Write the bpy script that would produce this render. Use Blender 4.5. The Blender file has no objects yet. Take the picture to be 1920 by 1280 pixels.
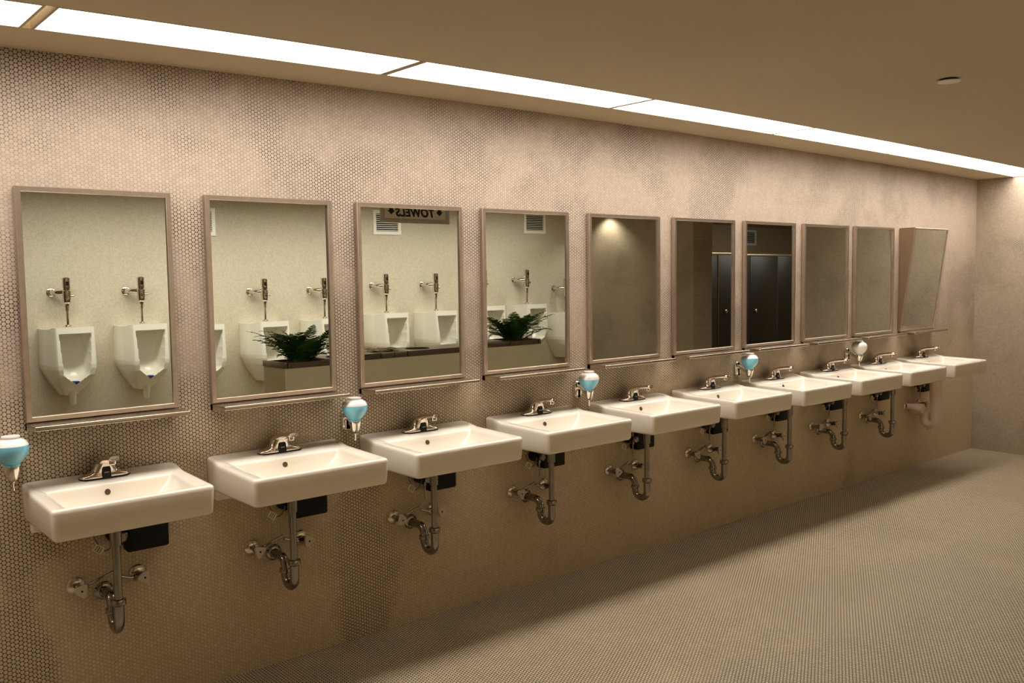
import bpy, bmesh, math, random
from mathutils import Vector, Matrix, Euler
PI = math.pi
R = math.radians
sc = bpy.context.scene
COL = sc.collection

# ------------------------------------------------------------------ helpers
def lin(r, g, b, a=1.0):
    def f(c):
        c /= 255.0
        return c / 12.92 if c <= 0.04045 else ((c + 0.055) / 1.055) ** 2.4
    return (f(r), f(g), f(b), a)


class MB:
    """collects shapes, links them as one mesh object"""
    def __init__(s):
        s.v = []; s.f = []; s.m = []

    def add(s, vs, fs, m=0, M=None):
        b = len(s.v)
        for p in vs:
            p = Vector(p)
            s.v.append(M @ p if M else p)
        for f in fs:
            s.f.append([b + i for i in f]); s.m.append(m)
        return s

    def box(s, x0, x1, y0, y1, z0, z1, m=0, M=None):
        vs = [(x, y, z) for z in (z0, z1) for y in (y0, y1) for x in (x0, x1)]
        fs = [(0, 2, 3, 1), (4, 5, 7, 6), (0, 1, 5, 4), (2, 6, 7, 3), (0, 4, 6, 2), (1, 3, 7, 5)]
        return s.add(vs, fs, m, M)

    def loft(s, rings, cap0=True, cap1=True, closed=True, m=0, M=None):
        n = len(rings[0]); vs = []; fs = []
        for r in rings: vs += list(r)
        for i in range(len(rings) - 1):
            for j in range(n if closed else n - 1):
                k = (j + 1) % n
                fs.append((i * n + j, i * n + k, (i + 1) * n + k, (i + 1) * n + j))
        if cap0: fs.append(tuple(reversed(range(n))))
        if cap1: fs.append(tuple(range((len(rings) - 1) * n, len(rings) * n)))
        return s.add(vs, fs, m, M)

    def rbox(s, x0, x1, y0, y1, z0, z1, r=0.004, seg=3, rc=None, m=0, M=None):
        """box with rounded corners and rounded top/bottom edges"""
        rc = rc or r
        rings = []
        for i in range(seg + 1):
            a = PI / 2 * i / seg
            rings.append((z0 + r - r * math.cos(a), r - r * math.sin(a)))
        for i in range(seg + 1):
            a = PI / 2 * i / seg
            rings.append((z1 - r + r * math.sin(a), r - r * math.cos(a)))
        return s.loft([rrect(x0 + d, x1 - d, y0 + d, y1 - d, z, max(rc - d, 1e-4), seg) for z, d in rings], m=m, M=M)

    def tube(s, pts, rad, seg=14, m=0, M=None, caps=True, flat=1.0):
        pts = [Vector(p) for p in pts]
        n = len(pts)
        if not hasattr(rad, '__len__'): rad = [rad] * n
        rings = []
        up = None
        for i in range(n):
            t = (pts[min(i + 1, n - 1)] - pts[max(i - 1, 0)]).normalized()
            if up is None:
                up = Vector((0, 0, 1)) if abs(t.z) < 0.9 else Vector((1, 0, 0))
            a = t.cross(up).normalized(); up = a.cross(t).normalized()
            rings.append([pts[i] + (a * math.cos(2 * PI * k / seg) + up * flat * math.sin(2 * PI * k / seg)) * rad[i] for k in range(seg)])
        return s.loft(rings, caps, caps, m=m, M=M)

    def lathe(s, prof, seg=24, c=(0, 0, 0), axis='z', m=0, caps=True):
        rings = []
        for r, h in prof:
            ring = []
            for k in range(seg):
                a = 2 * PI * k / seg
                x, y = r * math.cos(a), r * math.sin(a)
                p = (x, y, h) if axis == 'z' else ((x, -h, y) if axis == 'y' else (h, x, y))
                ring.append((p[0] + c[0], p[1] + c[1], p[2] + c[2]))
            rings.append(ring)
        return s.loft(rings, caps, caps, m=m)

    def build(s, name, mats, parent=None, loc=None, smooth=35, rot=None):
        me = bpy.data.meshes.new(name)
        me.from_pydata([tuple(p) for p in s.v], [], s.f)
        mats = mats if isinstance(mats, (list, tuple)) else [mats]
        for mt in mats: me.materials.append(mt)
        me.polygons.foreach_set('material_index', s.m)
        bm = bmesh.new(); bm.from_mesh(me)
        bmesh.ops.recalc_face_normals(bm, faces=bm.faces)
        bm.to_mesh(me); bm.free()
        if smooth:
            me.polygons.foreach_set('use_smooth', [True] * len(me.polygons))
            me.set_sharp_from_angle(angle=R(smooth))
        me.update()
        o = bpy.data.objects.new(name, me)
        COL.objects.link(o)
        if parent: o.parent = parent
        if loc: o.location = loc
        if rot: o.rotation_euler = rot
        return o


def rrect(x0, x1, y0, y1, z, r, seg=4):
    pts = []
    for cx, cy, a0 in ((x1 - r, y1 - r, 0), (x0 + r, y1 - r, 90), (x0 + r, y0 + r, 180), (x1 - r, y0 + r, 270)):
        for i in range(seg + 1):
            a = R(a0 + 90.0 * i / seg)
            pts.append((cx + r * math.cos(a), cy + r * math.sin(a), z))
    return pts


def tag(o, label=None, cat=None, group=None, kind=None):
    if label: o['label'] = label
    if cat: o['category'] = cat
    if group: o['group'] = group
    if kind: o['kind'] = kind
    return o


def thing(name, loc=(0, 0, 0), rot=(0, 0, 0)):
    o = bpy.data.objects.new(name, None)
    o.empty_display_size = 0.1
    COL.objects.link(o)
    o.location = loc; o.rotation_euler = rot
    return o


def copy_tree(o, parent=None):
    c = o.copy(); COL.objects.link(c)
    if parent: c.parent = parent
    for ch in list(o.children): copy_tree(ch, c)
    return c

# ---------------------------------------------------------------- materials
def mat(name, col, rough=0.5, metal=0.0, spec=None, **kw):
    m = bpy.data.materials.new(name); m.use_nodes = True
    b = m.node_tree.nodes['Principled BSDF']
    b.inputs['Base Color'].default_value = col
    b.inputs['Roughness'].default_value = rough
    b.inputs['Metallic'].default_value = metal
    if spec is not None: b.inputs['Specular IOR Level'].default_value = spec
    for k, v in kw.items():
        b.inputs[k.replace('_', ' ')].default_value = v
    return m


def noisy(m, scale, amount, rough_amt=0.0, bump=0.0):
    """multiplies the base colour by a soft noise"""
    nt = m.node_tree; N = nt.nodes; L = nt.links
    b = N['Principled BSDF']
    tc = N.new('ShaderNodeTexCoord')
    nz = N.new('ShaderNodeTexNoise'); nz.inputs['Scale'].default_value = scale; nz.inputs['Detail'].default_value = 5
    L.new(tc.outputs['Object'], nz.inputs['Vector'])
    mr = N.new('ShaderNodeMapRange'); mr.inputs[1].default_value = 0.3; mr.inputs[2].default_value = 0.7
    mr.inputs[3].default_value = 1 - amount; mr.inputs[4].default_value = 1 + amount * 0.5
    L.new(nz.outputs['Fac'], mr.inputs[0])
    mx = N.new('ShaderNodeMix'); mx.data_type = 'RGBA'; mx.blend_type = 'MULTIPLY'
    mx.inputs[0].default_value = 1.0
    mx.inputs[6].default_value = b.inputs['Base Color'].default_value
    L.new(mr.outputs[0], mx.inputs[7])
    L.new(mx.outputs[2], b.inputs['Base Color'])
    if bump:
        bp = N.new('ShaderNodeBump'); bp.inputs['Strength'].default_value = bump; bp.inputs['Distance'].default_value = 0.002
        L.new(nz.outputs['Fac'], bp.inputs['Height']); L.new(bp.outputs['Normal'], b.inputs['Normal'])
    return m


def tile_mat(name, u, v, tile, grout_dark, grout_light, pitch=0.0133, rad=0.0060, dirt_lo=0.42, dirt_hi=0.62,
             bands=0.0, rough=0.5, stain=0.18, splash=False):
    """penny-round mosaic: round tiles on a hexagonal lattice in the plane of object axes u, v"""
    m = bpy.data.materials.new(name); m.use_nodes = True
    nt = m.node_tree; N = nt.nodes; L = nt.links
    b = N['Principled BSDF']

    def math_(op, a, c=None, d=None, clamp=False):
        n = N.new('ShaderNodeMath'); n.operation = op; n.use_clamp = clamp
        for i, x in enumerate((a, c, d)):
            if x is None: continue
            if isinstance(x, (int, float)): n.inputs[i].default_value = x
            else: L.new(x, n.inputs[i])
        return n.outputs[0]
    tc = N.new('ShaderNodeTexCoord')
    sp = N.new('ShaderNodeSeparateXYZ'); L.new(tc.outputs['Object'], sp.inputs[0])
    U, V = sp.outputs[u], sp.outputs[v]
    cw, ch = pitch * math.sqrt(3), pitch

    def lat(off):
        a = math_('ADD', U, off * cw); c = math_('ADD', V, off * ch)
        wa = math_('WRAP', a, cw / 2, -cw / 2); wc = math_('WRAP', c, ch / 2, -ch / 2)
        d = math_('SQRT', math_('ADD', math_('MULTIPLY', wa, wa), math_('MULTIPLY', wc, wc)))
        ia = math_('SUBTRACT', a, wa); ic = math_('SUBTRACT', c, wc)
        return d, ia, ic
    d1, a1, c1 = lat(0.0); d2, a2, c2 = lat(0.5)
    d = math_('MINIMUM', d1, d2)
    pick = math_('LESS_THAN', d1, d2)

    def mix1(f, x, y):
        return math_('ADD', math_('MULTIPLY', f, x), math_('MULTIPLY', math_('SUBTRACT', 1.0, f), y))
    idu = math_('ADD', mix1(pick, a1, a2), math_('MULTIPLY', pick, 31.7)); idv = mix1(pick, c1, c2)
    cid = N.new('ShaderNodeCombineXYZ'); L.new(math_('SNAP', math_('ADD', idu, 0.0003), 0.001), cid.inputs[0]); L.new(math_('SNAP', math_('ADD', idv, 0.0003), 0.001), cid.inputs[1])
    wn = N.new('ShaderNodeTexWhiteNoise'); wn.noise_dimensions = '2D'; L.new(cid.outputs[0], wn.inputs['Vector'])
    # 1 on the tile, 0 in the joint
    mr = N.new('ShaderNodeMapRange'); mr.interpolation_type = 'SMOOTHSTEP'
    L.new(d, mr.inputs[0]); mr.inputs[1].default_value = rad - 0.0006; mr.inputs[2].default_value = rad + 0.0005
    mr.inputs[3].default_value = 1; mr.inputs[4].default_value = 0
    tmask = mr.outputs[0]
    uv = N.new('ShaderNodeCombineXYZ'); L.new(U, uv.inputs[0]); L.new(V, uv.inputs[1])

    def noise(scale, detail=4, off=0.0, sx=1.0, sy=1.0):
        mp = N.new('ShaderNodeMapping'); L.new(uv.outputs[0], mp.inputs[0])
        mp.inputs['Location'].default_value = (off, off * 0.7, 0); mp.inputs['Scale'].default_value = (sx, sy, 1)
        nz = N.new('ShaderNodeTexNoise'); nz.inputs['Scale'].default_value = scale; nz.inputs['Detail'].default_value = detail
        nz.inputs['Roughness'].default_value = 0.6
        L.new(mp.outputs[0], nz.inputs['Vector'])
        return nz.outputs['Fac']
    # how dirty the joint is
    big = noise(2.2, 6, 3.1)
    if bands:
        # grubby vertical columns below each soap dispenser
        ph = math_('MULTIPLY', math_('ADD', U, 0.02), 2 * PI / 1.243)
        col = math_('POWER', math_('ADD', math_('MULTIPLY', math_('COSINE', ph), 0.5), 0.5), 9.0)
        low = N.new('ShaderNodeMapRange'); L.new(V, low.inputs[0]); low.inputs[1].default_value = 1.0; low.inputs[2].default_value = 0.75
        low.inputs[3].default_value = 0.1; low.inputs[4].default_value = 1.0
        top = N.new('ShaderNodeMapRange'); L.new(V, top.inputs[0]); top.inputs[1].default_value = 0.74; top.inputs[2].default_value = 0.88
        top.inputs[3].default_value = 0.0; top.inputs[4].default_value = 1.0
        top2 = N.new('ShaderNodeMapRange'); L.new(V, top2.inputs[0]); top2.inputs[1].default_value = 1.15; top2.inputs[2].default_value = 0.98
        mid = math_('MULTIPLY', top.outputs[0], top2.outputs[0])
        fade = N.new('ShaderNodeMapRange'); L.new(U, fade.inputs[0]); fade.inputs[1].default_value = 0.8; fade.inputs[2].default_value = 3.5
        fade.inputs[3].default_value = 1.0; fade.inputs[4].default_value = 0.35
        extra = math_('ADD', math_('MULTIPLY', math_('MULTIPLY', col, low.outputs[0]), bands), math_('MULTIPLY', mid, bands * 0.55))
        extra = math_('MULTIPLY', extra, fade.outputs[0])
        under = N.new('ShaderNodeMapRange'); L.new(V, under.inputs[0]); under.inputs[1].default_value = 0.74; under.inputs[2].default_value = 0.5
        under.inputs[3].default_value = 0.0; under.inputs[4].default_value = 0.15
        big = math_('SUBTRACT', math_('ADD', big, extra), under.outputs[0])
    dm = N.new('ShaderNodeMapRange'); dm.interpolation_type = 'SMOOTHSTEP'
    L.new(big, dm.inputs[0]); dm.inputs[1].default_value = dirt_lo; dm.inputs[2].default_value = dirt_hi
    gm = N.new('ShaderNodeMix'); gm.data_type = 'RGBA'; L.new(dm.outputs[0], gm.inputs[0])
    gm.inputs[6].default_value = grout_light; gm.inputs[7].default_value = grout_dark
    # tile colour with tile-to-tile variation and large soft stains
    st = noise(1.4, 6, 9.0)
    fine = noise(28, 3, 1.0)
    k = math_('ADD', math_('MULTIPLY', math_('SUBTRACT', wn.outputs['Value'], 0.5), 0.16), 1.0)
    k = math_('MULTIPLY', k, math_('ADD', math_('MULTIPLY', math_('SUBTRACT', st, 0.5), stain * 2), 1.0))
    k = math_('MULTIPLY', k, math_('ADD', math_('MULTIPLY', math_('SUBTRACT', fine, 0.5), 0.16), 1.0))
    if bands:
        bounce_fac = N.new('ShaderNodeMapRange'); bounce_fac.interpolation_type = 'SMOOTHSTEP'; L.new(V, bounce_fac.inputs[0]); bounce_fac.inputs[1].default_value = 1.25; bounce_fac.inputs[2].default_value = 0.70
    # faint ring on each tile face
    ring = math_('MULTIPLY', math_('COSINE', math_('MULTIPLY', d, 2 * PI / (rad * 1.05))), -0.05)
    k = math_('ADD', k, ring)
    tm = N.new('ShaderNodeMix'); tm.data_type = 'RGBA'; tm.blend_type = 'MULTIPLY'; tm.inputs[0].default_value = 1.0
    tm.inputs[6].default_value = tile; L.new(k, tm.inputs[7])
    fm = N.new('ShaderNodeMix'); fm.data_type = 'RGBA'; L.new(tmask, fm.inputs[0])
    L.new(gm.outputs[2], fm.inputs[6]); L.new(tm.outputs[2], fm.inputs[7])
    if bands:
        bounce_mix = N.new('ShaderNodeMix'); bounce_mix.data_type = 'RGBA'; bounce_mix.blend_type = 'MULTIPLY'; L.new(bounce_fac.outputs[0], bounce_mix.inputs[0])
        L.new(fm.outputs[2], bounce_mix.inputs[6]); bounce_mix.inputs[7].default_value = (1.13, 1.14, 0.98, 1)  # lower wall lightened in the colour, standing in for light bounced off the floor
        L.new(bounce_mix.outputs[2], b.inputs['Base Color'])
    else:
        L.new(fm.outputs[2], b.inputs['Base Color'])
    b.inputs['Roughness'].default_value = rough
    b.inputs['Specular IOR Level'].default_value = 0.35
    bp = N.new('ShaderNodeBump'); bp.inputs['Strength'].default_value = 0.35; bp.inputs['Distance'].default_value = 0.0008
    L.new(tmask, bp.inputs['Height']); L.new(bp.outputs['Normal'], b.inputs['Normal'])
    return m


TILE = lin(190, 170, 152); GD = lin(62, 49, 34); GL = lin(170, 151, 132)
M_wall = tile_mat('penny_tile_wall', 0, 2, TILE, GD, GL, bands=0.30)
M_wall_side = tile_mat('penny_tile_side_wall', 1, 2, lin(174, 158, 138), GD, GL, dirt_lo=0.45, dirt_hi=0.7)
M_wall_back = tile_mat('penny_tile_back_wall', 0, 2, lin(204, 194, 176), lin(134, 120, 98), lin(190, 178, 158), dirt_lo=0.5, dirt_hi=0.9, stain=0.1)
M_floor = tile_mat('penny_tile_floor', 0, 1, lin(190, 172, 142), lin(24, 18, 11), lin(92, 78, 58), rad=0.0055, dirt_lo=0.28, dirt_hi=0.50, rough=0.55, stain=0.22)
M_ceil = noisy(mat('ceiling_paint', lin(214, 199, 170), 0.85), 0.8, 0.05)
M_plain = noisy(mat('beige_paint', lin(176, 150, 112), 0.8), 2.0, 0.06)
M_dim = noisy(mat('dark_wall_paint', lin(186, 162, 128), 0.8), 2.0, 0.06)
M_porc = mat('white_porcelain', lin(240, 230, 214), 0.12, Coat_Weight=0.4)
M_porc2 = mat('urinal_porcelain', lin(244, 241, 230), 0.18, Coat_Weight=0.3)
M_chrome = mat('chrome', lin(225, 215, 205), 0.08, 1.0)
M_pipe = noisy(mat('worn_chrome_pipe', lin(160, 154, 145), 0.13, 1.0), 30, 0.2)
M_steel = noisy(mat('brushed_steel', lin(206, 189, 174), 0.36, 1.0), 40, 0.10)
M_shelf = noisy(mat('shelf_steel', lin(205, 190, 172), 0.25, 1.0), 30, 0.12)
M_mirror = mat('mirror_glass', lin(224, 227, 219), 0.0, 1.0)
M_black = mat('black_plastic', lin(7, 6, 5), 0.5, spec=0.25)
M_dark = mat('dark_gap', lin(10, 8, 6), 0.8)
M_white = mat('white_plastic', lin(246, 242, 234), 0.4)
M_soapw = mat('frosted_soap_globe', lin(236, 230, 224), 0.25)
M_soapb = mat('blue_soap', lin(132, 208, 236), 0.2, Coat_Weight=0.3)
M_tag = mat('white_paper_tag', lin(225, 212, 190), 0.7)
M_cable = mat('grey_cable', lin(120, 104, 82), 0.5)
M_wrap = mat('white_pipe_insulation', lin(238, 222, 206), 0.6)
M_tri = mat('grey_valve_handle', lin(200, 186, 166), 0.4, 0.2)
M_flange = mat('satin_chrome', lin(216, 204, 188), 0.22, 1.0)
M_cream = noisy(mat('cream_counter_side', lin(204, 192, 160), 0.5), 3, 0.03)
M_dsteel = noisy(mat('dull_counter_steel', lin(120, 108, 94), 0.3, 0.9), 12, 0.2)
M_soil = noisy(mat('planting_soil', lin(38, 28, 18), 0.95), 60, 0.4)
M_fern = noisy(mat('fern_leaf', lin(62, 104, 30), 0.5), 9, 0.5)
M_bluec = mat('blue_urinal_cake', lin(20, 60, 170), 0.5)
M_stall = noisy(mat('dark_stall_panel', lin(32, 25, 17), 0.42), 3, 0.25)
M_rail = mat('stall_rail_metal', lin(190, 170, 140), 0.3, 0.9)
M_sign = mat('sign_face', lin(238, 230, 212), 0.5)
M_signf = mat('sign_frame', lin(188, 182, 168), 0.5, 0.1)
M_ink = mat('black_sign_lettering', lin(14, 12, 10), 0.6)
M_frame = mat('light_frame_paint', lin(188, 178, 162), 0.6)
M_glow = bpy.data.materials.new('lit_diffuser'); M_glow.use_nodes = True
_n = M_glow.node_tree.nodes; _n.clear()
_e = _n.new('ShaderNodeEmission'); _o = _n.new('ShaderNodeOutputMaterial')
_e.inputs[0].default_value = (1.0, 0.945, 0.86, 1)
_g = _n.new('ShaderNodeNewGeometry'); _d = _n.new('ShaderNodeVectorMath'); _d.operation = 'DOT_PRODUCT'
_r = _n.new('ShaderNodeMapRange'); _r.inputs[1].default_value = 0.0; _r.inputs[2].default_value = 1.0
_r.inputs[3].default_value = 2.2; _r.inputs[4].default_value = 14.0
_k = M_glow.node_tree.links
_k.new(_g.outputs['Incoming'], _d.inputs[0]); _k.new(_g.outputs['Normal'], _d.inputs[1]); _k.new(_d.outputs['Value'], _r.inputs[0]); _k.new(_r.outputs[0], _e.inputs[1])
M_glow.node_tree.links.new(_e.outputs[0], _o.inputs[0])

# ------------------------------------------------------------------- camera
f, yaw, pitch, roll = 1702.36, 0.70758, -0.07363, -0.01306
Cp = Vector((-0.62325, -3.06279, 1.42539))
Fv = Vector((math.sin(yaw) * math.cos(pitch), math.cos(yaw) * math.cos(pitch), math.sin(pitch)))
rv = Vector((math.cos(yaw), -math.sin(yaw), 0)); uv_ = rv.cross(Fv)
Rv = rv * math.cos(roll) + uv_ * math.sin(roll); Uv = -rv * math.sin(roll) + uv_ * math.cos(roll)
cam = bpy.data.cameras.new('camera'); cam.sensor_width = 36.0; cam.sensor_fit = 'HORIZONTAL'
cam.lens = f / 1920 * 36.0; cam.clip_start = 0.02; cam.clip_end = 100
co = bpy.data.objects.new('camera', cam); COL.objects.link(co)
Mx = Matrix.Identity(4)
for i in range(3):
    Mx[i][0] = Rv[i]; Mx[i][1] = Uv[i]; Mx[i][2] = -Fv[i]; Mx[i][3] = Cp[i]
co.matrix_world = Mx
sc.camera = co

# -------------------------------------------------------------- room shell
XL, XR, YB = -1.22, 6.79, -4.45
def zc(x):                       # the old ceiling is not quite level along the sink wall
    x = min(max(x, -1.3), XR + 0.4)
    return 2.150 - (0.0058 if x < 2.4 else 0.0019) * (x - 2.4) ** 2
ZT = 2.30
def struct(o): o['kind'] = 'structure'; return o
struct(MB().box(XL - .2, 12.5, YB - .9, 0.2, -0.12, 0).build('floor', M_floor, smooth=0))
struct(MB().box(XL - .2, XR + .31, 0, 0.2, 0, ZT).build('wall_front', M_wall, smooth=0))
struct(MB().box(XL - .2, XL, YB, 0, 0, ZT).build('wall_left', M_wall_side, smooth=0))
struct(MB().box(XL - .2, XR + .31, YB - .2, YB, 0, ZT).build('wall_back', M_wall_back, smooth=0))
wr = MB().box(XR, XR + .31, -1.57, 0, 0, ZT).box(XR, XR + .31, YB, -2.79, 0, ZT)
struct(wr.build('wall_right', M_wall_side, smooth=0))
# stall room beyond the opening in the right wall
struct(MB().box(XR + .31, 12.3, -1.50, -1.30, 0, ZT).build('wall_stall_front', M_dim, smooth=0))
struct(MB().box(12.3, 12.5, -5.35, -1.30, 0, ZT).build('wall_stall_right', M_dim, smooth=0))
struct(MB().box(XR + .31, 12.5, -5.35, -5.15, 0, ZT).build('wall_stall_back', M_dim, smooth=0))
struct(MB().box(XR + .11, XR + .31, -5.35, YB - .2, 0, ZT).build('wall_stall_left', M_dim, smooth=0))

YW, YR_ = -0.262, -0.522         # the light slot along the sink wall
def ceil_slab(mb, y0, y1, x0, x1, n=28, thick=0.1):
    xs = [x0 + (x1 - x0) * i / n for i in range(n + 1)]
    mb.loft([[(x, y0, zc(x)), (x, y1, zc(x)), (x, y1, zc(x) + thick), (x, y0, zc(x) + thick)] for x in xs])
cb = MB()
ceil_slab(cb, YW, 0.0, XL, XR); ceil_slab(cb, YB, YR_, XL, XR)
cb.box(XR, 12.5, -5.35, 0, zc(XR), zc(XR) + .1)
cb.box(XL, XR, YR_ - .02, YW + .02, 2.26, 2.3)        # lid of the light slot
struct(cb.build('ceiling', M_ceil, smooth=20))

# light panels: rooms-side / wall-side ends of each lens
LP = [(-1.215, 0.010), (0.050, 1.165), (1.195, 2.345), (2.366, 3.588), (3.606, 4.835), (4.855, 6.055), (6.075, 6.785)]
LPL = [
    'white ceiling light panel cut off at the top left corner of the photo',
    'longest looking white ceiling light panel, over the two nearest sinks',
    'white ceiling light panel over the third and fourth sinks',
    'white ceiling light panel above the plain fifth mirror, fourth from the left',
    'white ceiling light panel above the dark reflecting mirrors, fifth from the left',
    'white ceiling light panel over the ninth mirror, next to the end one',
    'last white ceiling light panel, touching the far end wall']
for i, (a, b) in enumerate(LP):
    t = thing('ceiling_light_panel', ((a + b) / 2, (YW + YR_) / 2, zc((a + b) / 2)))
    tag(t, LPL[i], 'ceiling light', 'row of lit ceiling panels along the sink wall')
    ox, oy, oz = t.location
    fr = MB(); w1 = 0.010; lip = 0.005
    n = 8
    xs = [a - 0.008 + (b - a + 0.016) * q / n for q in range(n + 1)]
    for ya, yb in ((YW - lip, YW), (YR_, YR_ + lip)):
        fr.loft([[(x - ox, ya - oy, zc(x) - oz - .001), (x - ox, yb - oy, zc(x) - oz - .001), (x - ox, yb - oy, zc(x) - oz + .05), (x - ox, ya - oy, zc(x) - oz + .05)] for x in xs])
    for xa, xb in ((a - 0.008, a), (b, b + 0.008)):
        z = zc((xa + xb) / 2) - oz
        fr.box(xa - ox, xb - ox, YR_ + lip - oy, YW - lip - oy, z - .001, z + .05)
    fr.build('frame', M_frame, t, smooth=0)
    df = MB()
    xs = [a + (b - a) * q / n for q in range(n + 1)]
    df.loft([[(x - ox, YR_ + lip - oy, zc(x) - oz + .006), (x - ox, YW - lip - oy, zc(x) - oz + .006), (x - ox, YW - lip - oy, zc(x) - oz + .012), (x - ox, YR_ + lip - oy, zc(x) - oz + .012)] for x in xs])
    df.build('diffuser', M_glow, t, smooth=0)

# sprinkler cover plate
sx, sy = 2.957, -1.47
t = thing('sprinkler_cover', (sx, sy, zc(sx)))
tag(t, 'small round white cover plate on the bare ceiling', 'ceiling cover plate')
MB().lathe([(0.0, -.012), (.040, -.012), (.042, -.010), (.042, -.008), (0.0, -.008)], 32, caps=False).build('cover_plate', M_white, t)
MB().lathe([(.032, -.009), (.032, .0)], 24).build('recess_ring', M_dark, t)

# ------------------------------------------------------------------ mirrors
MW, MZ0, MZ1 = 0.508, 0.993, 1.710
mir = [(0.031, 0.496), (0.612, 1.096), (1.206, 1.712), (1.821, 2.333), (2.467, 2.98), (3.093, 3.618), (3.712, 4.222),
       (4.318, 4.835), (4.921, 5.435)]
MLAB = [
    'steel framed mirror reflecting two whole urinals, nearest the camera',
    'steel framed mirror with a reflected fern at its lower right',
    'steel framed mirror reflecting the hanging towels sign',
    'steel framed mirror reflecting a fern under a single high vent',
    'steel framed mirror reflecting a plain wall with a light spot at the top',
    'steel framed mirror reflecting a wall corner at left and dark stalls at right',
    'steel framed mirror filled with almost black stall reflection',
    'steel framed mirror reflecting plain wall, just right of the black stall mirror',
    'narrow looking steel framed mirror, next to the tilted one']
MROT = [(0.0, -0.0047), (-0.0033, 0.0068), (0.0, 0.0), (0.0035, -0.003), (0, 0), (0, 0), (-.002, 0), (0, 0), (0, 0)]
def frame_loop(w, z0, z1, prof):
    rings = []
    for inset, y in prof:
        rings.append([(-w / 2 + inset, y, z0 + inset), (w / 2 - inset, y, z0 + inset), (w / 2 - inset, y, z1 - inset), (-w / 2 + inset, y, z1 - inset)])
    return rings
def shelf(t, w, z):
    s = MB()
    s.rbox(-w / 2, w / 2, -0.118, -0.019, z - .004, z, .0015, 2)
    s.rbox(-w / 2, w / 2, -0.122, -0.116, z - .012, z + .002, .0027, 4)
    for sx_ in (-1, 1):
        xa, xb = sx_ * w / 2, sx_ * (w / 2 - .002)
        A = [(xa, -.002, z - .001), (xa, -.119, z - .001), (xa, -.119, z - .012), (xa, -.002, z - .024)]
        s.loft([A, [(xb, p[1], p[2]) for p in A]])
    s.box(-w / 2, w / 2, -.019, -.002, z - .02, z)
    return s.build('shelf', M_shelf, t, smooth=30)
for i, (a, b) in enumerate(mir):
    w = b - a; rx, rz = MROT[i]
    t = thing('wall_mirror', ((a + b) / 2, -0.003, 0), (0, 0, 0))
    tag(t, MLAB[i], 'mirror', 'framed mirrors with shelves in a row along the tiled wall')
    fm = MB()
    fm.loft(frame_loop(w, MZ0, MZ1, [(0, 0), (0, -.018), (.002, -.021), (.0155, -.021), (.0168, -.0195), (.0172, -.0085)]), False, False)
    fm.build('frame', M_steel, t, smooth=25)
    cz = (MZ0 + MZ1) / 2
    g = MB().box(-w / 2 + .014, w / 2 - .014, -.004, 0.0, MZ0 - cz + .014, MZ1 - cz - .014)
    g.build('mirror_glass', M_mirror, t, loc=(0, -.0085, cz), smooth=0, rot=(rx, 0, rz))
    shelf(t, w, MZ0 - .002)
# the tilted mirror at the end of the row
a = 9 * 0.6162; w = MW
t = thing('tilted_wall_mirror', (a + w / 2, -0.003, 0))
tag(t, 'mirror tilted forward on a wedge shaped steel case, by the end wall', 'mirror', 'framed mirrors with shelves in a row along the tiled wall')
yt, yb_ = -0.105, -0.012
wd = MB()
for sx_ in (-1, 1):
    x0_, x1_ = sx_ * w / 2, sx_ * (w / 2 - .003)
    A = [(x0_, 0, MZ0), (x0_, yb_, MZ0), (x0_, yt, MZ1), (x0_, 0, MZ1)]
    B = [(x1_, p[1], p[2]) for p in A]
    wd.loft([A, B])
wd.loft([[(-w / 2, 0, MZ1), (-w / 2, yt, MZ1), (-w / 2, yt, MZ1 - .003), (-w / 2, 0, MZ1 - .003)], [(w / 2, 0, MZ1), (w / 2, yt, MZ1), (w / 2, yt, MZ1 - .003), (w / 2, 0, MZ1 - .003)]])
wd.build('wedge_case', mat('wedge_side_steel', lin(150, 124, 98), 0.45, 0.6), t, smooth=25)
ang = math.atan2(yb_ - yt, MZ1 - MZ0)
hh = (MZ1 - MZ0) / math.cos(ang)
Mt = Matrix.Translation((0, yb_, MZ0)) @ Matrix.Rotation(ang, 4, 'X')
fm = MB(); fm.loft(frame_loop(w, 0, hh, [(0, 0), (0, -.006), (.002, -.008), (.011, -.008), (.012, -.004)]), False, False, M=Mt)
fm.build('frame', M_steel, t, smooth=25)
MB().box(-w / 2 + .01, w / 2 - .01, -.003, 0, .01, hh - .01, M=Mt).build('mirror_glass', M_mirror, t, smooth=0)
shelf(t, w, MZ0 - .002)

# ---------------------------------------------------------------------- sinks
SX = [0.235, 0.829, 1.434, 2.066, 2.697, 3.316, 3.931, 4.535, 5.141, 5.765]
SO = [0.008, 0.013, 0.020, 0.021, 0.026, 0.024, 0.021, 0.019, 0.014, 0.010]
SCALE = [(0.92, 0.86), (1.0, 0.93), (1.01, 0.975), (1.01, 0.99)] + [(1, 1)] * 6

def side_loop(x0, x1, y0, y1, z, r, ns=12, seg=5):
    """rounded rectangle with extra points along the straight sides"""
    cs = [(x1 - r, y1 - r, 0), (x0 + r, y1 - r, 90), (x0 + r, y0 + r, 180), (x1 - r, y0 + r, 270)]
    pts = []
    for q, (cx, cy, a0) in enumerate(cs):
        arc = [(cx + r * math.cos(R(a0 + 90.0 * i / seg)), cy + r * math.sin(R(a0 + 90.0 * i / seg))) for i in range(seg + 1)]
        pts += arc
        nx, ny, na = cs[(q + 1) % 4]
        s0 = arc[-1]; s1 = (nx + r * math.cos(R(na)), ny + r * math.sin(R(na)))
        for i in range(1, ns):
            u = i / ns
            pts.append((s0[0] + (s1[0] - s0[0]) * u, s0[1] + (s1[1] - s0[1]) * u))
    return [(x, y, z) for x, y in pts]

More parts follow.
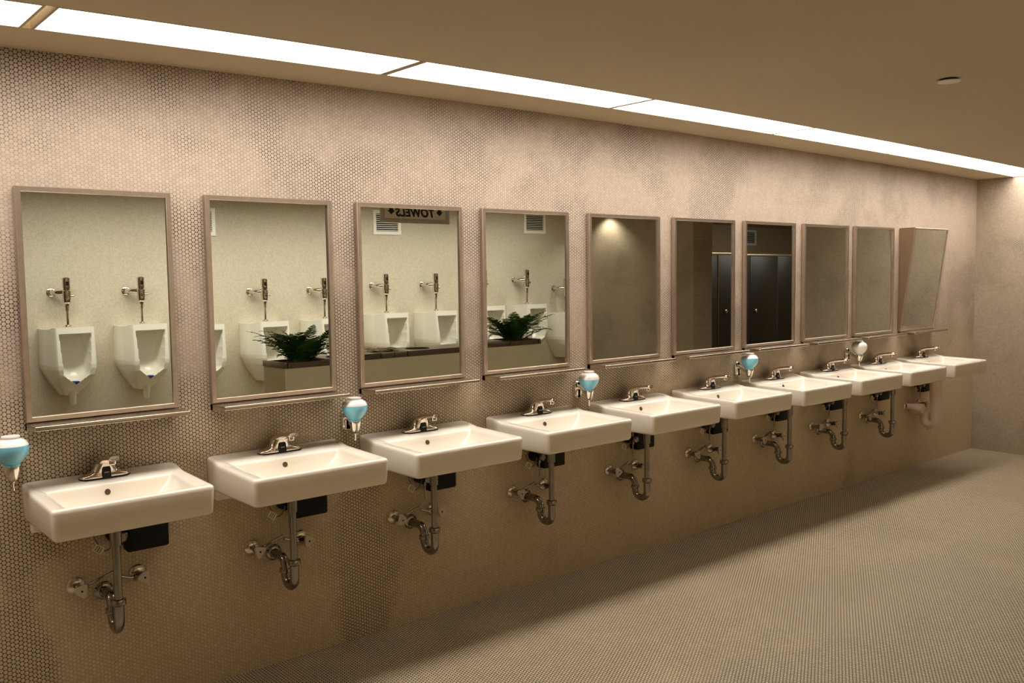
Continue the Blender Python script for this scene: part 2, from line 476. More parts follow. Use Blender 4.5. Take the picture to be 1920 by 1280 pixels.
def sstep(e0, e1, x):
    t_ = min(max((x - e0) / (e1 - e0), 0), 1); return t_ * t_ * (3 - 2 * t_)

def basin_mesh():
    W2, D, ZR, H = 0.254, 0.411, 0.788, 0.094
    def top(y):           # rim falls to the front; raised deck at the back
        return (y + D) / D * 0.010 + 0.011 * sstep(-0.115, -0.04, y)
    def ring(ins_s, ins_f, ins_b, z, r, follow=1.0):
        L_ = side_loop(-W2 + ins_s, W2 - ins_s, -D + ins_f, -ins_b, z, r)
        return [(x, y, zz + follow * top(y)) for x, y, zz in L_]
    ro = 0.017
    B = ZR - H
    rings = []
    rings.append(ring(.060, .060, .02, B, .04, 0))
    rings.append(ring(.016, .016, 0.0, B, .016, 0))
    rings.append(ring(.008, .007, 0.0, B + .003, ro, 0))
    rings.append(ring(.004, .003, 0.0, B + .010, ro, 0))
    rings.append(ring(.0, .0, 0, ZR - .014, ro))
    for i in range(1, 5):
        an = PI / 2 * i / 4
        rings.append(ring(.010 * (1 - math.cos(an)), .010 * (1 - math.cos(an)), 0.004 * (1 - math.cos(an)), ZR - .011 + .011 * math.sin(an), ro))
    rings.append(ring(.016, .014, .010, ZR, .016))
    # dished side shoulders, then crease, then the bowl
    rings.append(ring(.030, .017, .080, ZR - .001, .016))
    rings.append(ring(.046, .020, .112, ZR - .004, .012))
    rings.append(ring(.050, .022, .119, ZR - .006, .010, .8))
    rings.append(ring(.053, .025, .1225, ZR - .011, .010, .5))
    rings.append(ring(.060, .032, .126, ZR - .022, .012, .2))
    rings.append(ring(.098, .060, .140, ZR - .062, .025, 0))
    rings.append(ring(.118, .085, .165, ZR - .074, .035, 0))
    rings.append(ring(.190, .150, .200, ZR - .080, .03, 0))
    s = MB(); s.loft(rings)
    # underside drain boss and rear mounting lugs
    s.lathe([(.060, B + .001), (.052, B - .006), (.036, B - .012), (.030, B - .018), (.024, B - .018)], 24, c=(0.0, -.175, 0))
    for sx_ in (-1, 1):
        s.rbox(sx_ * .205 - .03, sx_ * .205 + .03, -.040, -.001, B - .040, B + .01, .006, 3)
    return s

def faucet_parts(parent):
    z0 = 0.8015; y0 = -0.060; XF = -0.003
    # gasket
    fa = MB().loft([side_loop(-.079, .079, y0 - .027, y0 + .027, z, .0265, 4, 6) for z in (z0 - .002, z0 + .003)]).build('faucet_gasket', M_black, parent)
    s = MB()
    rings = []
    for (hw, hd, z) in [(.077, .026, .002), (.0775, .0265, .006), (.074, .0245, .010), (.062, .0225, .0135), (.045, .0215, .018), (.0365, .021, .026), (.0325, .0215, .036), (.030, .022, .046)]:
        r = min(hw, hd) * .98
        rings.append([(x, y + (.0 if z < .02 else -.002), zz) for x, y, zz in side_loop(-hw, hw, y0 - hd, y0 + hd, z0 + z, r, 4, 6)])
    s.loft(rings)
    # spout: swept flattened section, forward and up
    P = [(-.050, .026, .028, .019), (-.056, .040, .0265, .019), (-.066, .050, .0245, .015), (-.082, .0580, .0215, .0115), (-.104, .0640, .0190, .0092),
         (-.134, .0690, .0172, .0082), (-.162, .0722, .0166, .0080), (-.180, .0738, .0166, .0080)]
    rr = []
    for i, (y, z, a_, b_) in enumerate(P):
        p0 = P[max(i - 1, 0)]; p1 = P[min(i + 1, len(P) - 1)]
        tn = Vector((0, p1[0] - p0[0], p1[1] - p0[1])).normalized()
        nn = Vector((0, -tn.z, tn.y)) if tn.y > 0 else Vector((0, tn.z, -tn.y))
        ring = []
        for k in range(20):
            an = 2 * PI * k / 20
            cx = math.copysign(abs(math.cos(an)) ** .7, math.cos(an)) * a_; cz = math.copysign(abs(math.sin(an)) ** .7, math.sin(an)) * b_
            ring.append(Vector((cx, y, z0 + z)) + nn * cz)
        rr.append(ring)
    tip = rr[-1]; c_ = sum(tip, Vector()) / 20
    rr.append([c_ + (p - c_) * .88 + Vector((0, -.004, .0003)) for p in tip])
    rr.append([c_ + (p - c_) * .62 + Vector((0, -.004, .0003)) for p in tip])
    rr.append([c_ + (p - c_) * .5 + Vector((0, .003, .0003)) for p in tip])
    s.loft(rr)
    body = s.build('faucet', M_chrome, parent, smooth=50)
    fa.parent = body
    body.location.x = XF; body.scale.x = 1.07
    MB().lathe([(.009, -.011), (.0105, -.009), (.0105, .002)], 16, c=(0, -.162, z0 + .064)).build('aerator', M_chrome, body)
    wv = MB()
    yf = y0 - .0235
    A = [(-.014, yf - .004, z0 + .003), (.014, yf - .004, z0 + .003), (.013, yf - .002, z0 + .030), (.010, yf - .0015, z0 + .036), (-.010, yf - .0015, z0 + .036), (-.013, yf - .002, z0 + .030)]
    wv.loft([[(x, y + .012, z) for x, y, z in A], A])
    wv.box(-.007, .007, yf - .0055, yf - .003, z0 + .017, z0 + .0195, m=1)
    wv.build('sensor_window', [M_black, mat('sensor_badge', lin(150, 140, 125), .4)], body, smooth=25)

def drain_parts(parent, wrapped=False):
    B = 0.695 - .018; Y = -.175
    m_t = M_wrap if wrapped else M_pipe
    k = 2.0 if wrapped else 1.0
    d = MB()
    if not wrapped:
        d.lathe([(.024, B + .002), (.026, B - .003), (.026, B - .010), (.0175, B - .012), (.0175, B - .075), (.0125, B - .077), (.0125, .400)], 20, c=(0, Y, 0))
    else:
        d.lathe([(.026, B + .002), (.040, B - .030), (.041, B - .034), (.041, B - .040), (.036, .42), (.036, .38)], 20, c=(0, Y, 0))
    pipe = d.build('drain_pipe', m_t, parent)
    r = .0165 if not wrapped else .033
    ub = .0375; ytop = Y + 2 * ub; za = .420
    pts = [(0, Y, .425), (0, Y, .366)]
    for i in range(1, 12):
        an = PI * i / 12
        pts.append((0, Y + ub - ub * math.cos(an), .366 - ub * math.sin(an)))
    pts += [(0, ytop, .370), (0, ytop, .384)]
    for i in range(1, 7):
        an = PI / 2 * i / 6
        pts.append((0, ytop + .035 - .035 * math.cos(an), za - .035 + .035 * math.sin(an)))
    pts.append((0, -.002, za))
    tr = MB().tube(pts, r, 18)
    tr.build('trap', m_t, pipe)
    if not wrapped:
        MB().lathe([(.0165, .431), (.022, .430), (.0235, .426), (.0235, .415), (.021, .412), (.0165, .409)], 12, c=(0, Y, 0)).build('slip_nut', M_pipe, pipe)
        MB().lathe([(.0165, .386), (.021, .385), (.022, .381), (.022, .371), (.0165, .367)], 12, c=(0, ytop, 0)).build('slip_nut', M_pipe, pipe)
    else:
        MB().lathe([(.012, .285), (.018, .287), (.020, .315)], 14, c=(0, Y + ub, 0)).build('cleanout_cap', M_wrap, pipe)
    MB().lathe([(.030, .001), (.030, .004), (.026, .009), (.018, .012)], 24, c=(0, 0, za), axis='y').build('wall_flange', M_pipe, pipe)

def make_sink(wrapped=False):
    root = thing('wall_hung_sink')
    bas = basin_mesh().build('basin', M_porc, root, smooth=50)
    hole = MB()
    Mh = Matrix.Translation((-.014, -.1265, .764)) @ Matrix.Rotation(R(71), 4, 'X')
    n = 24
    def cir(r_, z_): return [(r_ * math.cos(2 * PI * q / n), r_ * math.sin(2 * PI * q / n), z_) for q in range(n)]
    hole.loft([cir(.0095, -.004), cir(.0095, .0022)], M=Mh)
    hole.build('overflow_hole', mat('overflow_shadow', lin(74, 56, 34), .6), bas)
    faucet_parts(root)
    drain_parts(root, wrapped)
    return root

SLAB = [
    'white rectangular sink nearest the camera, under the mirror with two urinals',
    'white rectangular sink just left of the first whole blue soap dispenser',
    'white rectangular sink just right of the first whole blue soap dispenser',
    'white rectangular sink just left of the second whole blue soap dispenser',
    'white rectangular sink just right of the second whole blue soap dispenser',
    'white rectangular sink just left of the third whole blue soap dispenser',
    'white rectangular sink just right of the third whole blue soap dispenser',
    'white rectangular sink just left of the nearly empty soap dispenser',
    'white rectangular sink just right of the nearly empty soap dispenser',
    'white rectangular sink at the far end, with a white wrapped drain pipe']
proto = make_sink(); proto2 = make_sink(True)
for i in range(10):
    o = proto if i == 0 else (proto2 if i == 9 else copy_tree(proto))
    o.location = (SX[i] + SO[i], -0.001, 0)
    o.scale = (SCALE[i][0], SCALE[i][1], 1)
    # the drains stay on the measured line behind the basin
    for ch in o.children:
        if ch.name.startswith('drain_pipe'): ch.location.x = -SO[i] ; ch.scale = (1 / SCALE[i][0], 1, 1)
    tag(o, SLAB[i], 'sink', 'row of wall-hung sinks')

# -------------------------------------- valves and control boxes under sinks
def make_valve(left):
    root = thing('shutoff_valve')
    MB().lathe([(.028, 0), (.028, .003), (.023, .008), (.010, .011)], 28, axis='y').build('wall_flange', M_flange, root)
    s = MB().tube([(0, 0, 0), (0, -.030, 0)], .0085, 14)
    s.lathe([(.011, .028), (.0125, .032), (.0125, .050), (.010, .054)], 14, axis='y')
    s.lathe([(.005, .052), (.005, .064)], 10, axis='y')
    s.build('valve_body', M_pipe, root)
    h = MB(); n = 18; ring = []
    for q in range(n):
        an = 2 * PI * q / n
        rr_ = .0200 + .0042 * math.cos(3 * an) + .0008 * math.cos(6 * an)
        ring.append((rr_ * math.cos(an + .5), rr_ * math.sin(an + .5)))
    h.loft([[(x * .92, -.0625, z) for x, z in ring], [(x, -.0635, z) for x, z in ring], [(x, -.0685, z) for x, z in ring], [(x * .88, -.0715, z) for x, z in ring]])
    h.lathe([(.0035, .070), (.0035, .0722)], 10, axis='y', m=1)
    h.build('handle', [M_tri, M_black], root)
    s = MB()
    if left:
        s.tube([(.010, -.042, .004), (.03, -.042, .010), (.075, -.04, .024), (.105, -.038, .032)], .0042, 10)
        s.lathe([(.009, .0), (.009, .014)], 8, c=(.012, -.042, .004), axis='x')
    else:
        s.tube([(-.010, -.042, .0), (-.04, -.040, .002), (-.085, -.038, .020)], .0042, 10)
        s.lathe([(.010, -.016), (.010, .0)], 8, c=(-.010, -.042, 0), axis='x')
    s.build('supply_tube', M_pipe, root)
    return root
POS = [
    'the nearest sink',
    'the second sink from left',
    'the third sink from left',
    'the fourth sink from left',
    'the fifth sink from left',
    'the sixth sink from left',
    'the fourth farthest sink',
    'the third farthest sink',
    'the second farthest sink',
    'the farthest sink']
vl, vr = make_valve(True), make_valve(False)
for i in range(10):
    for left, pr in ((True, vl), (False, vr)):
        o = pr if i == 0 else copy_tree(pr)
        o.location = (SX[i] + (-0.083 if left else 0.110), -0.001, 0.454)
        for ch in o.children:
            if ch.name.startswith('handle'): ch.rotation_euler = (0, R(-20 + 17 * ((i * 7) % 5) if left else -34 + 21 * ((i * 3) % 4)), 0)
        tag(o, 'chrome shutoff valve %s of the drain under %s' % ('left' if left else 'right', POS[i]), 'valve', 'shutoff valves on the wall below the sinks')

def make_box():
    root = thing('faucet_control_box')
    MB().rbox(-.066, .070, -.058, -.002, -.064, .030, .007, 3, rc=.012).build('case', M_black, root)
    s = MB()
    s.lathe([(.0, .074), (.012, .074), (.0155, .071), (.0155, .040)], 20, c=(-.085, 0, -.006), axis='y', caps=False)
    s.tube([(-.085, -.045, -.02), (-.085, -.045, -.095)], .0035, 10)
    s.tube([(-.085, -.045, .008), (-.085, -.045, .036)], .0055, 10)
    s.lathe([(.0075, -.034), (.0075, -.020)], 10, c=(-.085, -.045, 0))
    s.box(-.09, -.064, -.055, -.03, -.012, .004)
    sv = s.build('solenoid_valve', M_pipe, root)
    MB().lathe([(.024, .044), (.024, .010)], 20, c=(-.095, 0, -.004), axis='y').build('solenoid_coil', M_black, sv)
    pts = []
    for q in range(13):
        u = q / 12
        pts.append((-.082 - .085 * u, -.045, .03 - .075 * math.sin(PI * u * .93)))
    cb_ = MB().tube(pts, .0026, 8).build('cable', M_cable, root)
    tg = MB().box(-.016, .016, -.001, .001, -.012, .012).box(-.010, -.007, -.0014, -.0008, -.009, .009, m=1).box(-.003, .001, -.0014, -.0008, -.009, .009, m=1).box(.005, .008, -.0014, -.0008, -.009, .009, m=1)
    tg.build('paper_tag', [M_tag, M_cable], cb_, loc=(-.152, -.047, -.036), rot=(0, R(38), 0), smooth=0)
    return root
cv = MB().tube([(0, -.014, 0), (.006, -.03, 0), (.014, -.075, -.004), (.020, -.118, -.008)], [.019, .019, .028, .033], 20)
lv = [o for o in bpy.data.objects if o.name.startswith('shutoff_valve') and o.get('label', '').endswith('left of the drain under the farthest sink')][0]
for ch in list(lv.children):
    if ch.name.startswith('handle') or ch.name.startswith('supply'): bpy.data.objects.remove(ch)
tag(cv.build('pipe_cover', M_wrap, lv), 'white insulated cover')
lv['label'] = 'white covered shutoff valve left of the wrapped drain under the farthest sink'
bx = make_box()
for i in range(10):
    o = bx if i == 0 else copy_tree(bx)
    o.location = (SX[i] + 0.130, -0.001, 0.606)
    tag(o, 'black plastic faucet control box below %s' % POS[i], 'control box', 'control boxes below the sinks')

# ----------------------------------------------------------- soap dispensers
def make_soap(level):
    root = thing('soap_dispenser')
    pl = MB()
    pl.loft([[(x, y, z) for x, y, z in [(px_, yy, pz_) for px_, pz_, _ in side_loop(-.004 + ins, .044 - ins, -.074 + ins, .014 - ins, 0, .022, 2, 6)]] for yy, ins in ((0, 0), (-.008, 0), (-.013, .003), (-.016, .010))])
    pl.lathe([(.005, .0165), (.005, .0178)], 12, c=(.020, 0, -.045), axis='y', m=1)
    pl.build('wall_mount_plate', [M_chrome, M_black], root)
    MB().tube([(.020, -.010, -.014), (.016, -.035, -.018), (.008, -.065, -.030), (0, -.098, -.036)], [.014, .0115, .011, .011], 14).build('arm', M_chrome, root)
    c = (0, -.10, 0)
    prof = [(.018, -.024), (.0225, -.022), (.0225, -.016), (.0215, -.015), (.031, -.006), (.0405, .006), (.0462, .018), (.0482, .030), (.0472, .040), (.0420, .050),
            (.0310, .0575), (.0245, .0595), (.0240, .0625), (.0255, .0645), (.0250, .0675), (.018, .0685), (.0, .0685)]
    # cut the profile at the soap level so that glass and soap share one surface
    lo = [p for p in prof if p[1] <= level]; hi = [p for p in prof if p[1] > level]
    p0, p1 = lo[-1], hi[0]; q = (level - p0[1]) / (p1[1] - p0[1]); rm = p0[0] + (p1[0] - p0[0]) * q
    gl = MB().lathe([(rm, level)] + hi, 32, c=c, caps=False)
    g = gl.build('globe', M_soapw, root, smooth=40)
    MB().lathe(lo + [(rm, level)], 32, c=c).build('liquid_soap', M_soapb, g, smooth=40)
    MB().lathe([(.0220, -.020), (.0228, -.031), (.0195, -.041), (.0168, -.053), (.0125, -.063), (.0060, -.068), (.0055, -.071)], 24, c=c).build('dispenser_cup', M_chrome, root)
    MB().lathe([(.0032, -.069), (.0032, -.088), (.0045, -.089), (.0045, -.095), (.001, -.099)], 12, c=c).build('push_valve', M_chrome, root)
    return root
SOAP = [(-0.030, .040, 'blue soap dispenser cut by the left edge of the photo'),
        (1.127, .038, 'half full blue soap dispenser between the second and third sinks'),
        (2.378, .030, 'half full blue soap dispenser between the fourth and fifth sinks'),
        (3.646, .040, 'blue soap dispenser between the sixth and seventh sinks'),
        (4.841, -.018, 'almost empty white soap dispenser between the eighth and ninth sinks')]
for x, lv, lab in SOAP:
    o = make_soap(lv); o.location = (x, -.001, 0.905)
    tag(o, lab, 'soap dispenser', 'globe soap dispensers on chrome brackets')

# -------------------------------------------- urinals on the opposite wall
def urinal_body():
    s = MB()
    def prm(z):
        tab = [(.56, .065, .13, .035), (.60, .095, .185, .055), (.66, .140, .255, .098), (.72, .178, .300, .130), (.77, .204, .312, .142), (.80, .210, .315, .142), (1.00, .205, .302, .142), (1.075, .203, .298, .142)]
        if z <= tab[0][0]: return tab[0][1:]
        for a_, b_ in zip(tab, tab[1:]):
            if z <= b_[0]:
                q = (z - a_[0]) / (b_[0] - a_[0]); return tuple(a_[k] + (b_[k] - a_[k]) * q for k in (1, 2, 3))
        return tab[-1][1:]
    zs = [.56 + .006 * i for i in range(90)]
    zs = [z for z in zs if z < 1.072] + [1.072, 1.080]
    NF = 48
    rings = []
    for z in zs:
        wb, d, wf = prm(z)
        half = [(wb, 0.0), (wb + .004, d * .20), (wb, d * .42), (wf + (wb - wf) * .86, d * .50), (wf + (wb - wf) * .55, d * .66), (wf + .018, d * .93), (wf + .005, d * .985)]
        row = [(-x, y) for x, y in half]
        for q in range(NF + 1):
            x = -wf + 2 * wf * q / NF
            y = d + .010 * (1 - (x / wf) ** 2)
            # the bowl opening
            ow = .118 - .028 * (1.03 - z) / .4
            lip = .655 + .10 * abs(x) / .1 * .75
            kx = sstep(ow + .005, ow - .007, abs(x)); kz = sstep(lip - .003, lip + .010, z) * sstep(1.033, 1.018, z + .15 * x * x / .02 * .02)
            k = kx * kz
            cav = .075 + .10 * sstep(.86, .66, z) + .06 * (x / ow) ** 2
            row.append((x, y + (min(cav, y) - y) * k))
        row += [(x, y) for x, y in reversed(half)]
        ear = 0.012
        ring = []
        for x, y in row:
            zz = z
            if z > 1.06 and abs(x) > wf + .02: zz = min(z, 1.066)
            ring.append((x, -0.0 + y, zz))
        rings.append(ring)
    s.loft(rings)
    s.lathe([(.020, .488), (.026, .495), (.030, .56), (.04, .60)], 18, c=(0, .15, 0))
    return s
def make_urinal():
    root = thing('wall_urinal')
    ub_ = urinal_body()
    for p in ub_.v: p.x *= .90
    ub_.build('bowl', M_porc2, root, smooth=55)
    MB().lathe([(.0, .668), (.034, .668), (.034, .676), (.0, .676)], 18, c=(0, .245, .0), caps=False).build('deodorant_cake', M_bluec, root)
    fl = MB()
    Y = .12
    fl.lathe([(.023, 1.078), (.023, 1.088), (.014, 1.092), (.010, 1.096), (.010, 1.19), (.015, 1.20), (.018, 1.25), (.028, 1.26), (.031, 1.30), (.031, 1.345), (.026, 1.35), (.028, 1.36), (.028, 1.440), (.022, 1.446)], 20, c=(0, Y, 0))
    fl.tube([(0, Y, 1.335), (-.05, Y - .03, 1.335), (-.075, .05, 1.335), (-.08, .0, 1.335)], [.020, .020, .019, .019], 14)
    fv = fl.build('flush_valve', M_chrome, root)
    MB().lathe([(.032, 0), (.032, -.006), (.020, -.012)], 20, c=(-.08, 0, 1.335), axis='y').build('wall_flange', M_chrome, fv)
    MB().lathe([(.009, .02), (.014, .036), (.014, .046), (.008, .05)], 14, c=(0, Y, 1.305), axis='x').build('push_button', M_chrome, fv)
    MB().box(-.010, .010, Y + .0265, Y + .0295, 1.385, 1.415).build('sensor_window', M_black, fv, smooth=0)
    return root
UL = [
    'white wall urinal at the left of the nearest mirror',
    'white wall urinal at the right of the nearest mirror',
    'white wall urinal cut by the left edge of the second mirror',
    'white wall urinal behind the left fern in the second mirror',
    'white wall urinal cut by the right edge of the second mirror',
    'white wall urinal at the left of the towels sign mirror',
    'white wall urinal at the right of the towels sign mirror',
    'white wall urinal cut by the left edge of the fourth mirror',
    'white wall urinal behind the right fern in the fourth mirror',
    'lower mounted white wall urinal at the right end of the row']
u0 = make_urinal()
for i in range(10):
    o = u0 if i == 0 else copy_tree(u0)
    o.location = ((1.235, 1.778)[i] if i < 2 else 1.19 + .582 * i, YB + .001, -.10 if i == 9 else 0)
    tag(o, UL[i], 'urinal', 'row of urinals on the opposite wall')

# ------------------------------------------------------------------- vents
def make_vent():
    root = thing('wall_vent')
    w, h = .315, .235
    fr = MB()
    rings = []
    for ins, y in ((0, 0), (0, .010), (.004, .013), (.030, .013), (.034, .008), (.034, .0)):
        rings.append([(-w / 2 + ins, y, -h / 2 + ins), (w / 2 - ins, y, -h / 2 + ins), (w / 2 - ins, y, h / 2 - ins), (-w / 2 + ins, y, h / 2 - ins)])
    fr.loft(rings, False, False).build('frame', M_white, root, smooth=25)
    MB().box(-w / 2 + .032, w / 2 - .032, 0, .002, -h / 2 + .032, h / 2 - .032).build('dark_backing', M_dark, root, smooth=0)
    sl = MB()
    n = 9
    for q in range(n):
        z = -h / 2 + .034 + (h - .068) * (q + .5) / n
        sl.add([(-w / 2 + .034, .003, z + .003), (w / 2 - .034, .003, z + .003), (w / 2 - .034, .011, z - .001), (-w / 2 + .034, .011, z - .001),
                (-w / 2 + .034, .003, z - .001), (w / 2 - .034, .003, z - .001), (w / 2 - .034, .011, z - .005), (-w / 2 + .034, .011, z - .005)],
               [(0, 1, 2, 3), (7, 6, 5, 4), (3, 2, 6, 7), (0, 4, 5, 1)])
    sl.build('louvre_slats', M_white, root, smooth=0)
    return root
VENT = [(2.41, YB, 1.93, 'white louvred wall vent cut by the left edge of the second mirror'), (4.205, YB, 1.94, 'white louvred wall vent partly behind the towels sign'),
        (6.07, YB, 1.955, 'white louvred wall vent alone above the right urinals in the fourth mirror'),
        (11.16, -5.15, 1.955, 'dim wall vent above the dark stalls')]
v0 = make_vent()
for i, (x, y, z, lab) in enumerate(VENT):
    o = v0 if i == 0 else copy_tree(v0)
    o.location = (x, y + .0005, z)
    tag(o, lab, 'vent', 'louvred wall vents')

# ----------------------------------------------------- planter counter, ferns
KX0, KX1, KY0, KY1, KZ = 2.24, 4.535, -2.98, -2.65, 0.861
t = thing('planter_counter', (KX0, KY1, 0))
tag(t, 'long cream counter with steel top and two planted ferns, before the urinals', 'counter')
def rel(mb):
    for p in mb.v: p -= Vector((KX0, KY1, 0))
    return mb
rel(MB().box(KX0 + .006, KX1 - .006, KY0 + .006, KY1 - .006, 0, KZ - .042)).build('side_panel', M_cream, t, smooth=0)
def lid(x0, x1, hole=None):
    s = MB(); z0, z1 = KZ - .041, KZ
    if hole is None:
        s.rbox(x0, x1, KY0, KY1, z0, z1, .003, 2)
    else:
        n = 32; cx, cy, rr_ = hole, -2.81, .095
        outer = []
        inner = []
        for q in range(n):
            an = 2 * PI * q / n; c_, s_ = math.cos(an), math.sin(an)
            inner.append((cx + rr_ * c_, cy + rr_ * s_))
            k = min(((x1 if c_ > 0 else x0) - cx) / c_ if abs(c_) > 1e-6 else 9, ((KY1 if s_ > 0 else KY0) - cy) / s_ if abs(s_) > 1e-6 else 9)
            outer.append((cx + k * c_, cy + k * s_))
        # pull the nearest samples onto the true corners
        for X in (x0, x1):
            for Y in (KY0, KY1):
                j = min(range(n), key=lambda q: (outer[q][0] - X) ** 2 + (outer[q][1] - Y) ** 2); outer[j] = (X, Y)
        s.loft([[(x, y, z0) for x, y in outer], [(x, y, z1) for x, y in outer], [(x, y, z1) for x, y in inner], [(x, y, z0) for x, y in inner]], False, False)
    return rel(s)
for x0, x1, hl in [(2.24, 2.262, None), (2.605, 2.965, 2.76), (2.973, 3.085, None), (3.089, 3.20, None), (3.206, 3.72, 3.40), (3.728, 3.86, None), (3.867, 4.19, None), (4.51, 4.535, None)]:
    lid(x0, x1, hl).build('steel_lid', M_dsteel, t, smooth=30)
    if hl:
        q = MB().lathe([(.098, KZ + .0005), (.098, KZ + .003), (.0935, KZ + .003), (.0935, KZ - .03)], 32, c=(hl, -2.81, 0), caps=False)
        rel(q).build('waste_hole_ring', M_dsteel, t)
        q = MB().lathe([(.0, KZ - .0415), (.094, KZ - .0415), (.094, KZ - .040), (.0, KZ - .040)], 24, c=(hl, -2.81, 0), caps=False)
        rel(q).build('waste_hole', M_dark, t)
for x0, x1 in ((2.268, 2.598), (4.195, 4.505)):
    s = MB()
    s.loft([rrect(x0 + d, x1 - d, KY0 + .01 + d, KY1 - .001 - d, z, .006, 2) for z, d in ((KZ - .041, 0), (KZ - .004, 0), (KZ - .004, .008), (KZ - .035, .008))], False, False)
    pn = rel(s).build('planter_pan', M_dsteel, t, smooth=30)
    s = MB().loft([rrect(x0 + .008, x1 - .008, KY0 + .018, KY1 - .009, z, .006, 2) for z in (KZ - .036, KZ - .018)])
    rel(s).build('soil', M_soil, pn)

def fern(loc, seed, n=40, L0=.30, L1=.44):
    rnd = random.Random(seed); s = MB()
    for q in range(n):
        az = 2 * PI * (q * .618 + rnd.uniform(-.03, .03)); el = R(rnd.uniform(28, 58))
        Ln = rnd.uniform(L0, L1)
        if q % 7 == 0: el = R(rnd.uniform(58, 76)); Ln *= .66
        droop = rnd.uniform(.45, .95)
        hd = Vector((math.cos(az), math.sin(az) * .80, 0)); p = Vector((rnd.uniform(-.07, .07), rnd.uniform(-.05, .05), 0))
        k = 20; pts = []
        for i in range(k + 1):
            u = i / k
            e_ = el - droop * 1.2 * u ** 1.6
            pts.append(p.copy()); p = p + (hd * math.cos(e_) + Vector((0, 0, 1)) * math.sin(e_)) * (Ln / k)
            if p.z < .036 and u > .2: p.z = .036
        s.tube(pts, [.0024 * (1 - .7 * i / k) for i in range(k + 1)], 5)
        side = Vector((-hd.y, hd.x, 0)).normalized()
        for i in range(2, k + 1):
            u = i / k
            ln = .058 * math.sin(PI * min(1, (u * .90 + .08))) ** .8 + .004
            tg_ = (pts[i] - pts[i - 1]).normalized()
            for sd in (-1, 1):
                d_ = (side * sd + tg_ * .45 + Vector((0, 0, rnd.uniform(-.3, .15)))).normalized()
                wv = tg_ * .0078
                a_ = pts[i]; tip_ = a_ + d_ * ln
                m_ = a_ + d_ * ln * .55 + Vector((0, 0, .002))
                vs_ = [a_ - wv * .8, a_ + wv * .8, m_ + wv, tip_, m_ - wv]
                for v_ in vs_: v_.z = max(v_.z, .0215 if (v_.x ** 2 + v_.y ** 2) > .02 else .001)
                s.add(vs_, [(0, 1, 2, 3, 4)])
    o = thing('potted_fern', loc)
    s.build('fronds', M_fern, o, smooth=0)
    return o
o = fern((2.44, -2.80, KZ - .0145), 4)
tag(o, 'green fern at the left end of the counter, seen in the second mirror', 'fern', 'ferns on the counter')
o = fern((4.36, -2.80, KZ - .0145), 11)
tag(o, 'green fern at the right end of the counter, seen in the fourth mirror', 'fern', 'ferns on the counter')
# crumpled sheet left on the counter
rnd = random.Random(5); s = MB(); n = 8; vs = []
for j in range(n + 1):
    for i in range(n + 1):
        vs.append((-.12 + .24 * i / n + rnd.uniform(-.006, .006), -.09 + .18 * j / n + rnd.uniform(-.006, .006), .006 + rnd.uniform(0, .012) + .012 * math.sin(i * 1.1) ** 2))
s.add(vs, [(j * (n + 1) + i, j * (n + 1) + i + 1, (j + 1) * (n + 1) + i + 1, (j + 1) * (n + 1) + i) for j in range(n) for i in range(n)])
o = s.build('paper_towel', mat('tan_paper', lin(190, 170, 130), .8), loc=(3.10, -2.84, KZ - .004), smooth=60, rot=(0, 0, .2))
tag(o, 'crumpled tan paper towel lying on the steel counter top', 'paper towel')

# ---------------------------------------------------------------- towel sign
def text_mesh(txt, size):
    cu = bpy.data.curves.new('lettering', 'FONT'); cu.body = txt; cu.size = size; cu.align_x = 'CENTER'; cu.shear = 0.18
    cu.offset = size * .045; cu.extrude = .0008; cu.space_character = 1.08
    ob = bpy.data.objects.new('lettering', cu); COL.objects.link(ob)
    dg = bpy.context.evaluated_depsgraph_get()
    me = bpy.data.meshes.new_from_object(ob.evaluated_get(dg))
    bpy.data.objects.remove(ob); bpy.data.curves.remove(cu)
    return me
GX0, GX1, GZ0, GZ1, GY = 3.150, 3.795, 1.835, 2.095, -2.90
t = thing('hanging_sign', ((GX0 + GX1) / 2, GY, GZ0))
tag(t, 'black and tan paper towels sign with down arrows, hanging over the counter', 'sign')
hw, hh_ = (GX1 - GX0) / 2, GZ1 - GZ0
MB().box(-hw + .03, hw - .03, -.006, .004, .03, hh_ - .03).build('sign_panel', M_sign, t, smooth=0)
rings = [[(-hw + i_, y, i_), (hw - i_, y, i_), (hw - i_, y, hh_ - i_), (-hw + i_, y, hh_ - i_)] for i_, y in ((.0, -.010), (.0, .010), (.026, .010), (.034, .004), (.034, -.010), (.0, -.010))]
MB().loft(rings, False, False).build('sign_frame', M_signf, t, smooth=25)
for tx, z in (('PAPER', .132), ('TOWELS', .052)):
    me = text_mesh(tx, .088); me.materials.clear(); me.materials.append(M_ink)
    lo = bpy.data.objects.new('lettering', me); COL.objects.link(lo); lo.parent = t
    lo.location = (0, .0052, z); lo.rotation_euler = (R(90), 0, R(180))
for sx_ in (-1, 1):
    s = MB(); X = sx_ * (hw - .095)
    P = [(-.018, .185), (.018, .185), (.018, .093), (.034, .093), (0, .062), (-.034, .093), (-.018, .093)]
    s.loft([[(X + x, .0042, z) for x, z in P], [(X + x, .0060, z) for x, z in P]])
    s.build('down_arrow', M_ink, t, smooth=0)
    MB().tube([(sx_ * (hw - .06), 0, hh_ - .002), (sx_ * (hw - .06), 0, zc(3.5) - GZ0)], .004, 8).build('hanger_rod', M_signf, t)

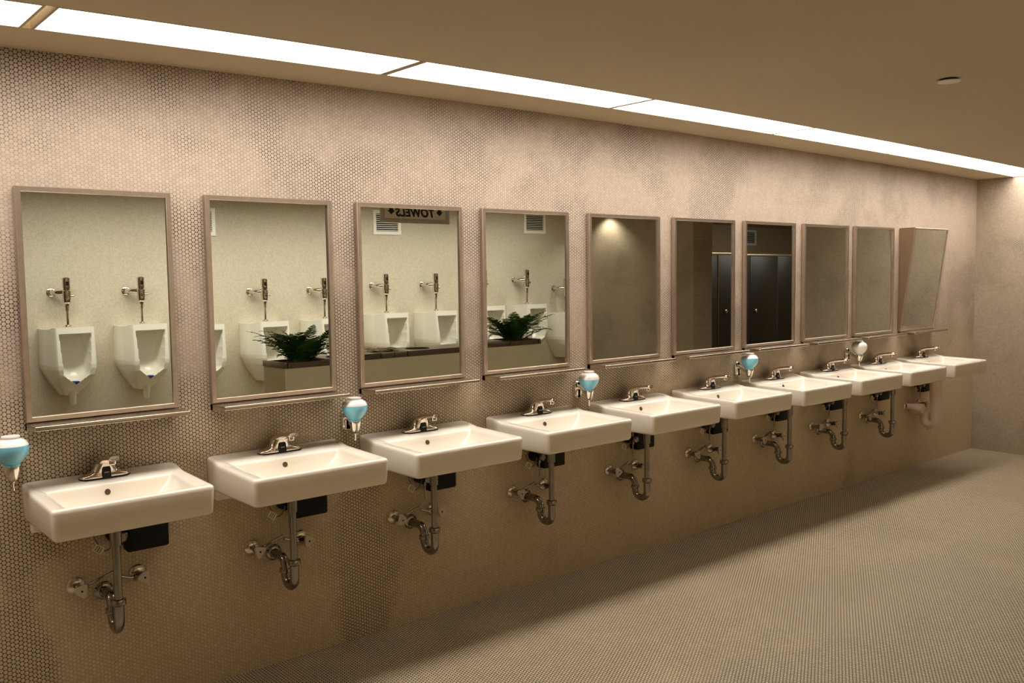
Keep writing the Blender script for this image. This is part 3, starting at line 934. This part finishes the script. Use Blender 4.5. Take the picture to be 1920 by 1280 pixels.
# ------------------------------------------------------- toilet stall front
t = thing('toilet_partition', (XR + .32, -3.93, 0))
tag(t, 'dark glossy toilet stall front with doors and a pale top rail', 'partition')
ox = XR + .32
M_pil = mat('stall_edge_trim', lin(96, 78, 54), 0.35)
def part(x0, x1, name, knob=None):
    p_ = MB().rbox(x0 - ox, x1 - ox, -.014, .014, .22 if 'door' in name else .0, 1.635, .003, 2).build(name, M_pil if name == 'pilaster' else M_stall, t, smooth=30)
    if knob:
        MB().lathe([(.010, -.014), (.010, -.03), (.022, -.034), (.024, -.046), (.016, -.054)], 18, c=(knob - ox, 0, .93), axis='y').build('knob', M_rail, p_)
part(7.115, 7.99, 'panel'); part(8.0, 8.70, 'stall_door'); part(8.726, 8.738, 'pilaster')
part(8.742, 9.395, 'stall_door', 8.85); part(9.402, 10.018, 'stall_door', 9.49); part(10.0205, 10.0265, 'pilaster'); part(10.030, 10.70, 'panel'); part(10.708, 11.34, 'stall_door', 10.8); part(11.348, 12.295, 'panel')
MB().rbox(0.0, 12.295 - ox, -.018, .018, 1.637, 1.665, .004, 2).build('head_rail', M_rail, t, smooth=30)

# --------------------------------------------------------------------- light
def area(name, loc, sx_, sy_, power, col, rot=(0, 0, 0)):
    l = bpy.data.lights.new(name, 'AREA'); l.shape = 'RECTANGLE'; l.size = sx_; l.size_y = sy_; l.energy = power; l.color = col
    o = bpy.data.objects.new(name, l); COL.objects.link(o); o.location = loc; o.rotation_euler = rot
    return o
WARM = (1.0, 0.95, 0.85)
ul = area('urinal_ceiling_lamp', (3.3, -3.55, 2.09), 5.6, .25, 37, WARM, (R(-30), 0, 0)); ul.data.spread = R(125)
area('stall_ceiling_lamp', (9.6, -2.9, 2.08), 3.5, .3, 26, WARM, (R(-12), 0, 0))
sp = bpy.data.lights.new('wall_wash_lamp', 'SPOT'); sp.energy = 42; sp.spot_size = R(120); sp.spot_blend = .8; sp.color = (1, .95, .82); sp.shadow_soft_size = .04
so = bpy.data.objects.new('wall_wash_lamp', sp); COL.objects.link(so); so.location = (6.66, -3.95, 2.12)
so.rotation_euler = (0, R(-4), 0)

w = bpy.data.worlds.new('world'); sc.world = w; w.use_nodes = True
w.node_tree.nodes['Background'].inputs[0].default_value = (0.9, 0.75, 0.55, 1)
w.node_tree.nodes['Background'].inputs[1].default_value = 0.02

sc.view_settings.view_transform = 'Standard'
sc.view_settings.look = 'None'
sc.view_settings.exposure = 0.42
try:
    sc.cycles.use_denoising = True
    sc.cycles.max_bounces = 10; sc.cycles.diffuse_bounces = 5; sc.cycles.glossy_bounces = 6
    sc.cycles.caustics_reflective = False; sc.cycles.caustics_refractive = False
    sc.cycles.sample_clamp_indirect = 4.0
except Exception:
    pass
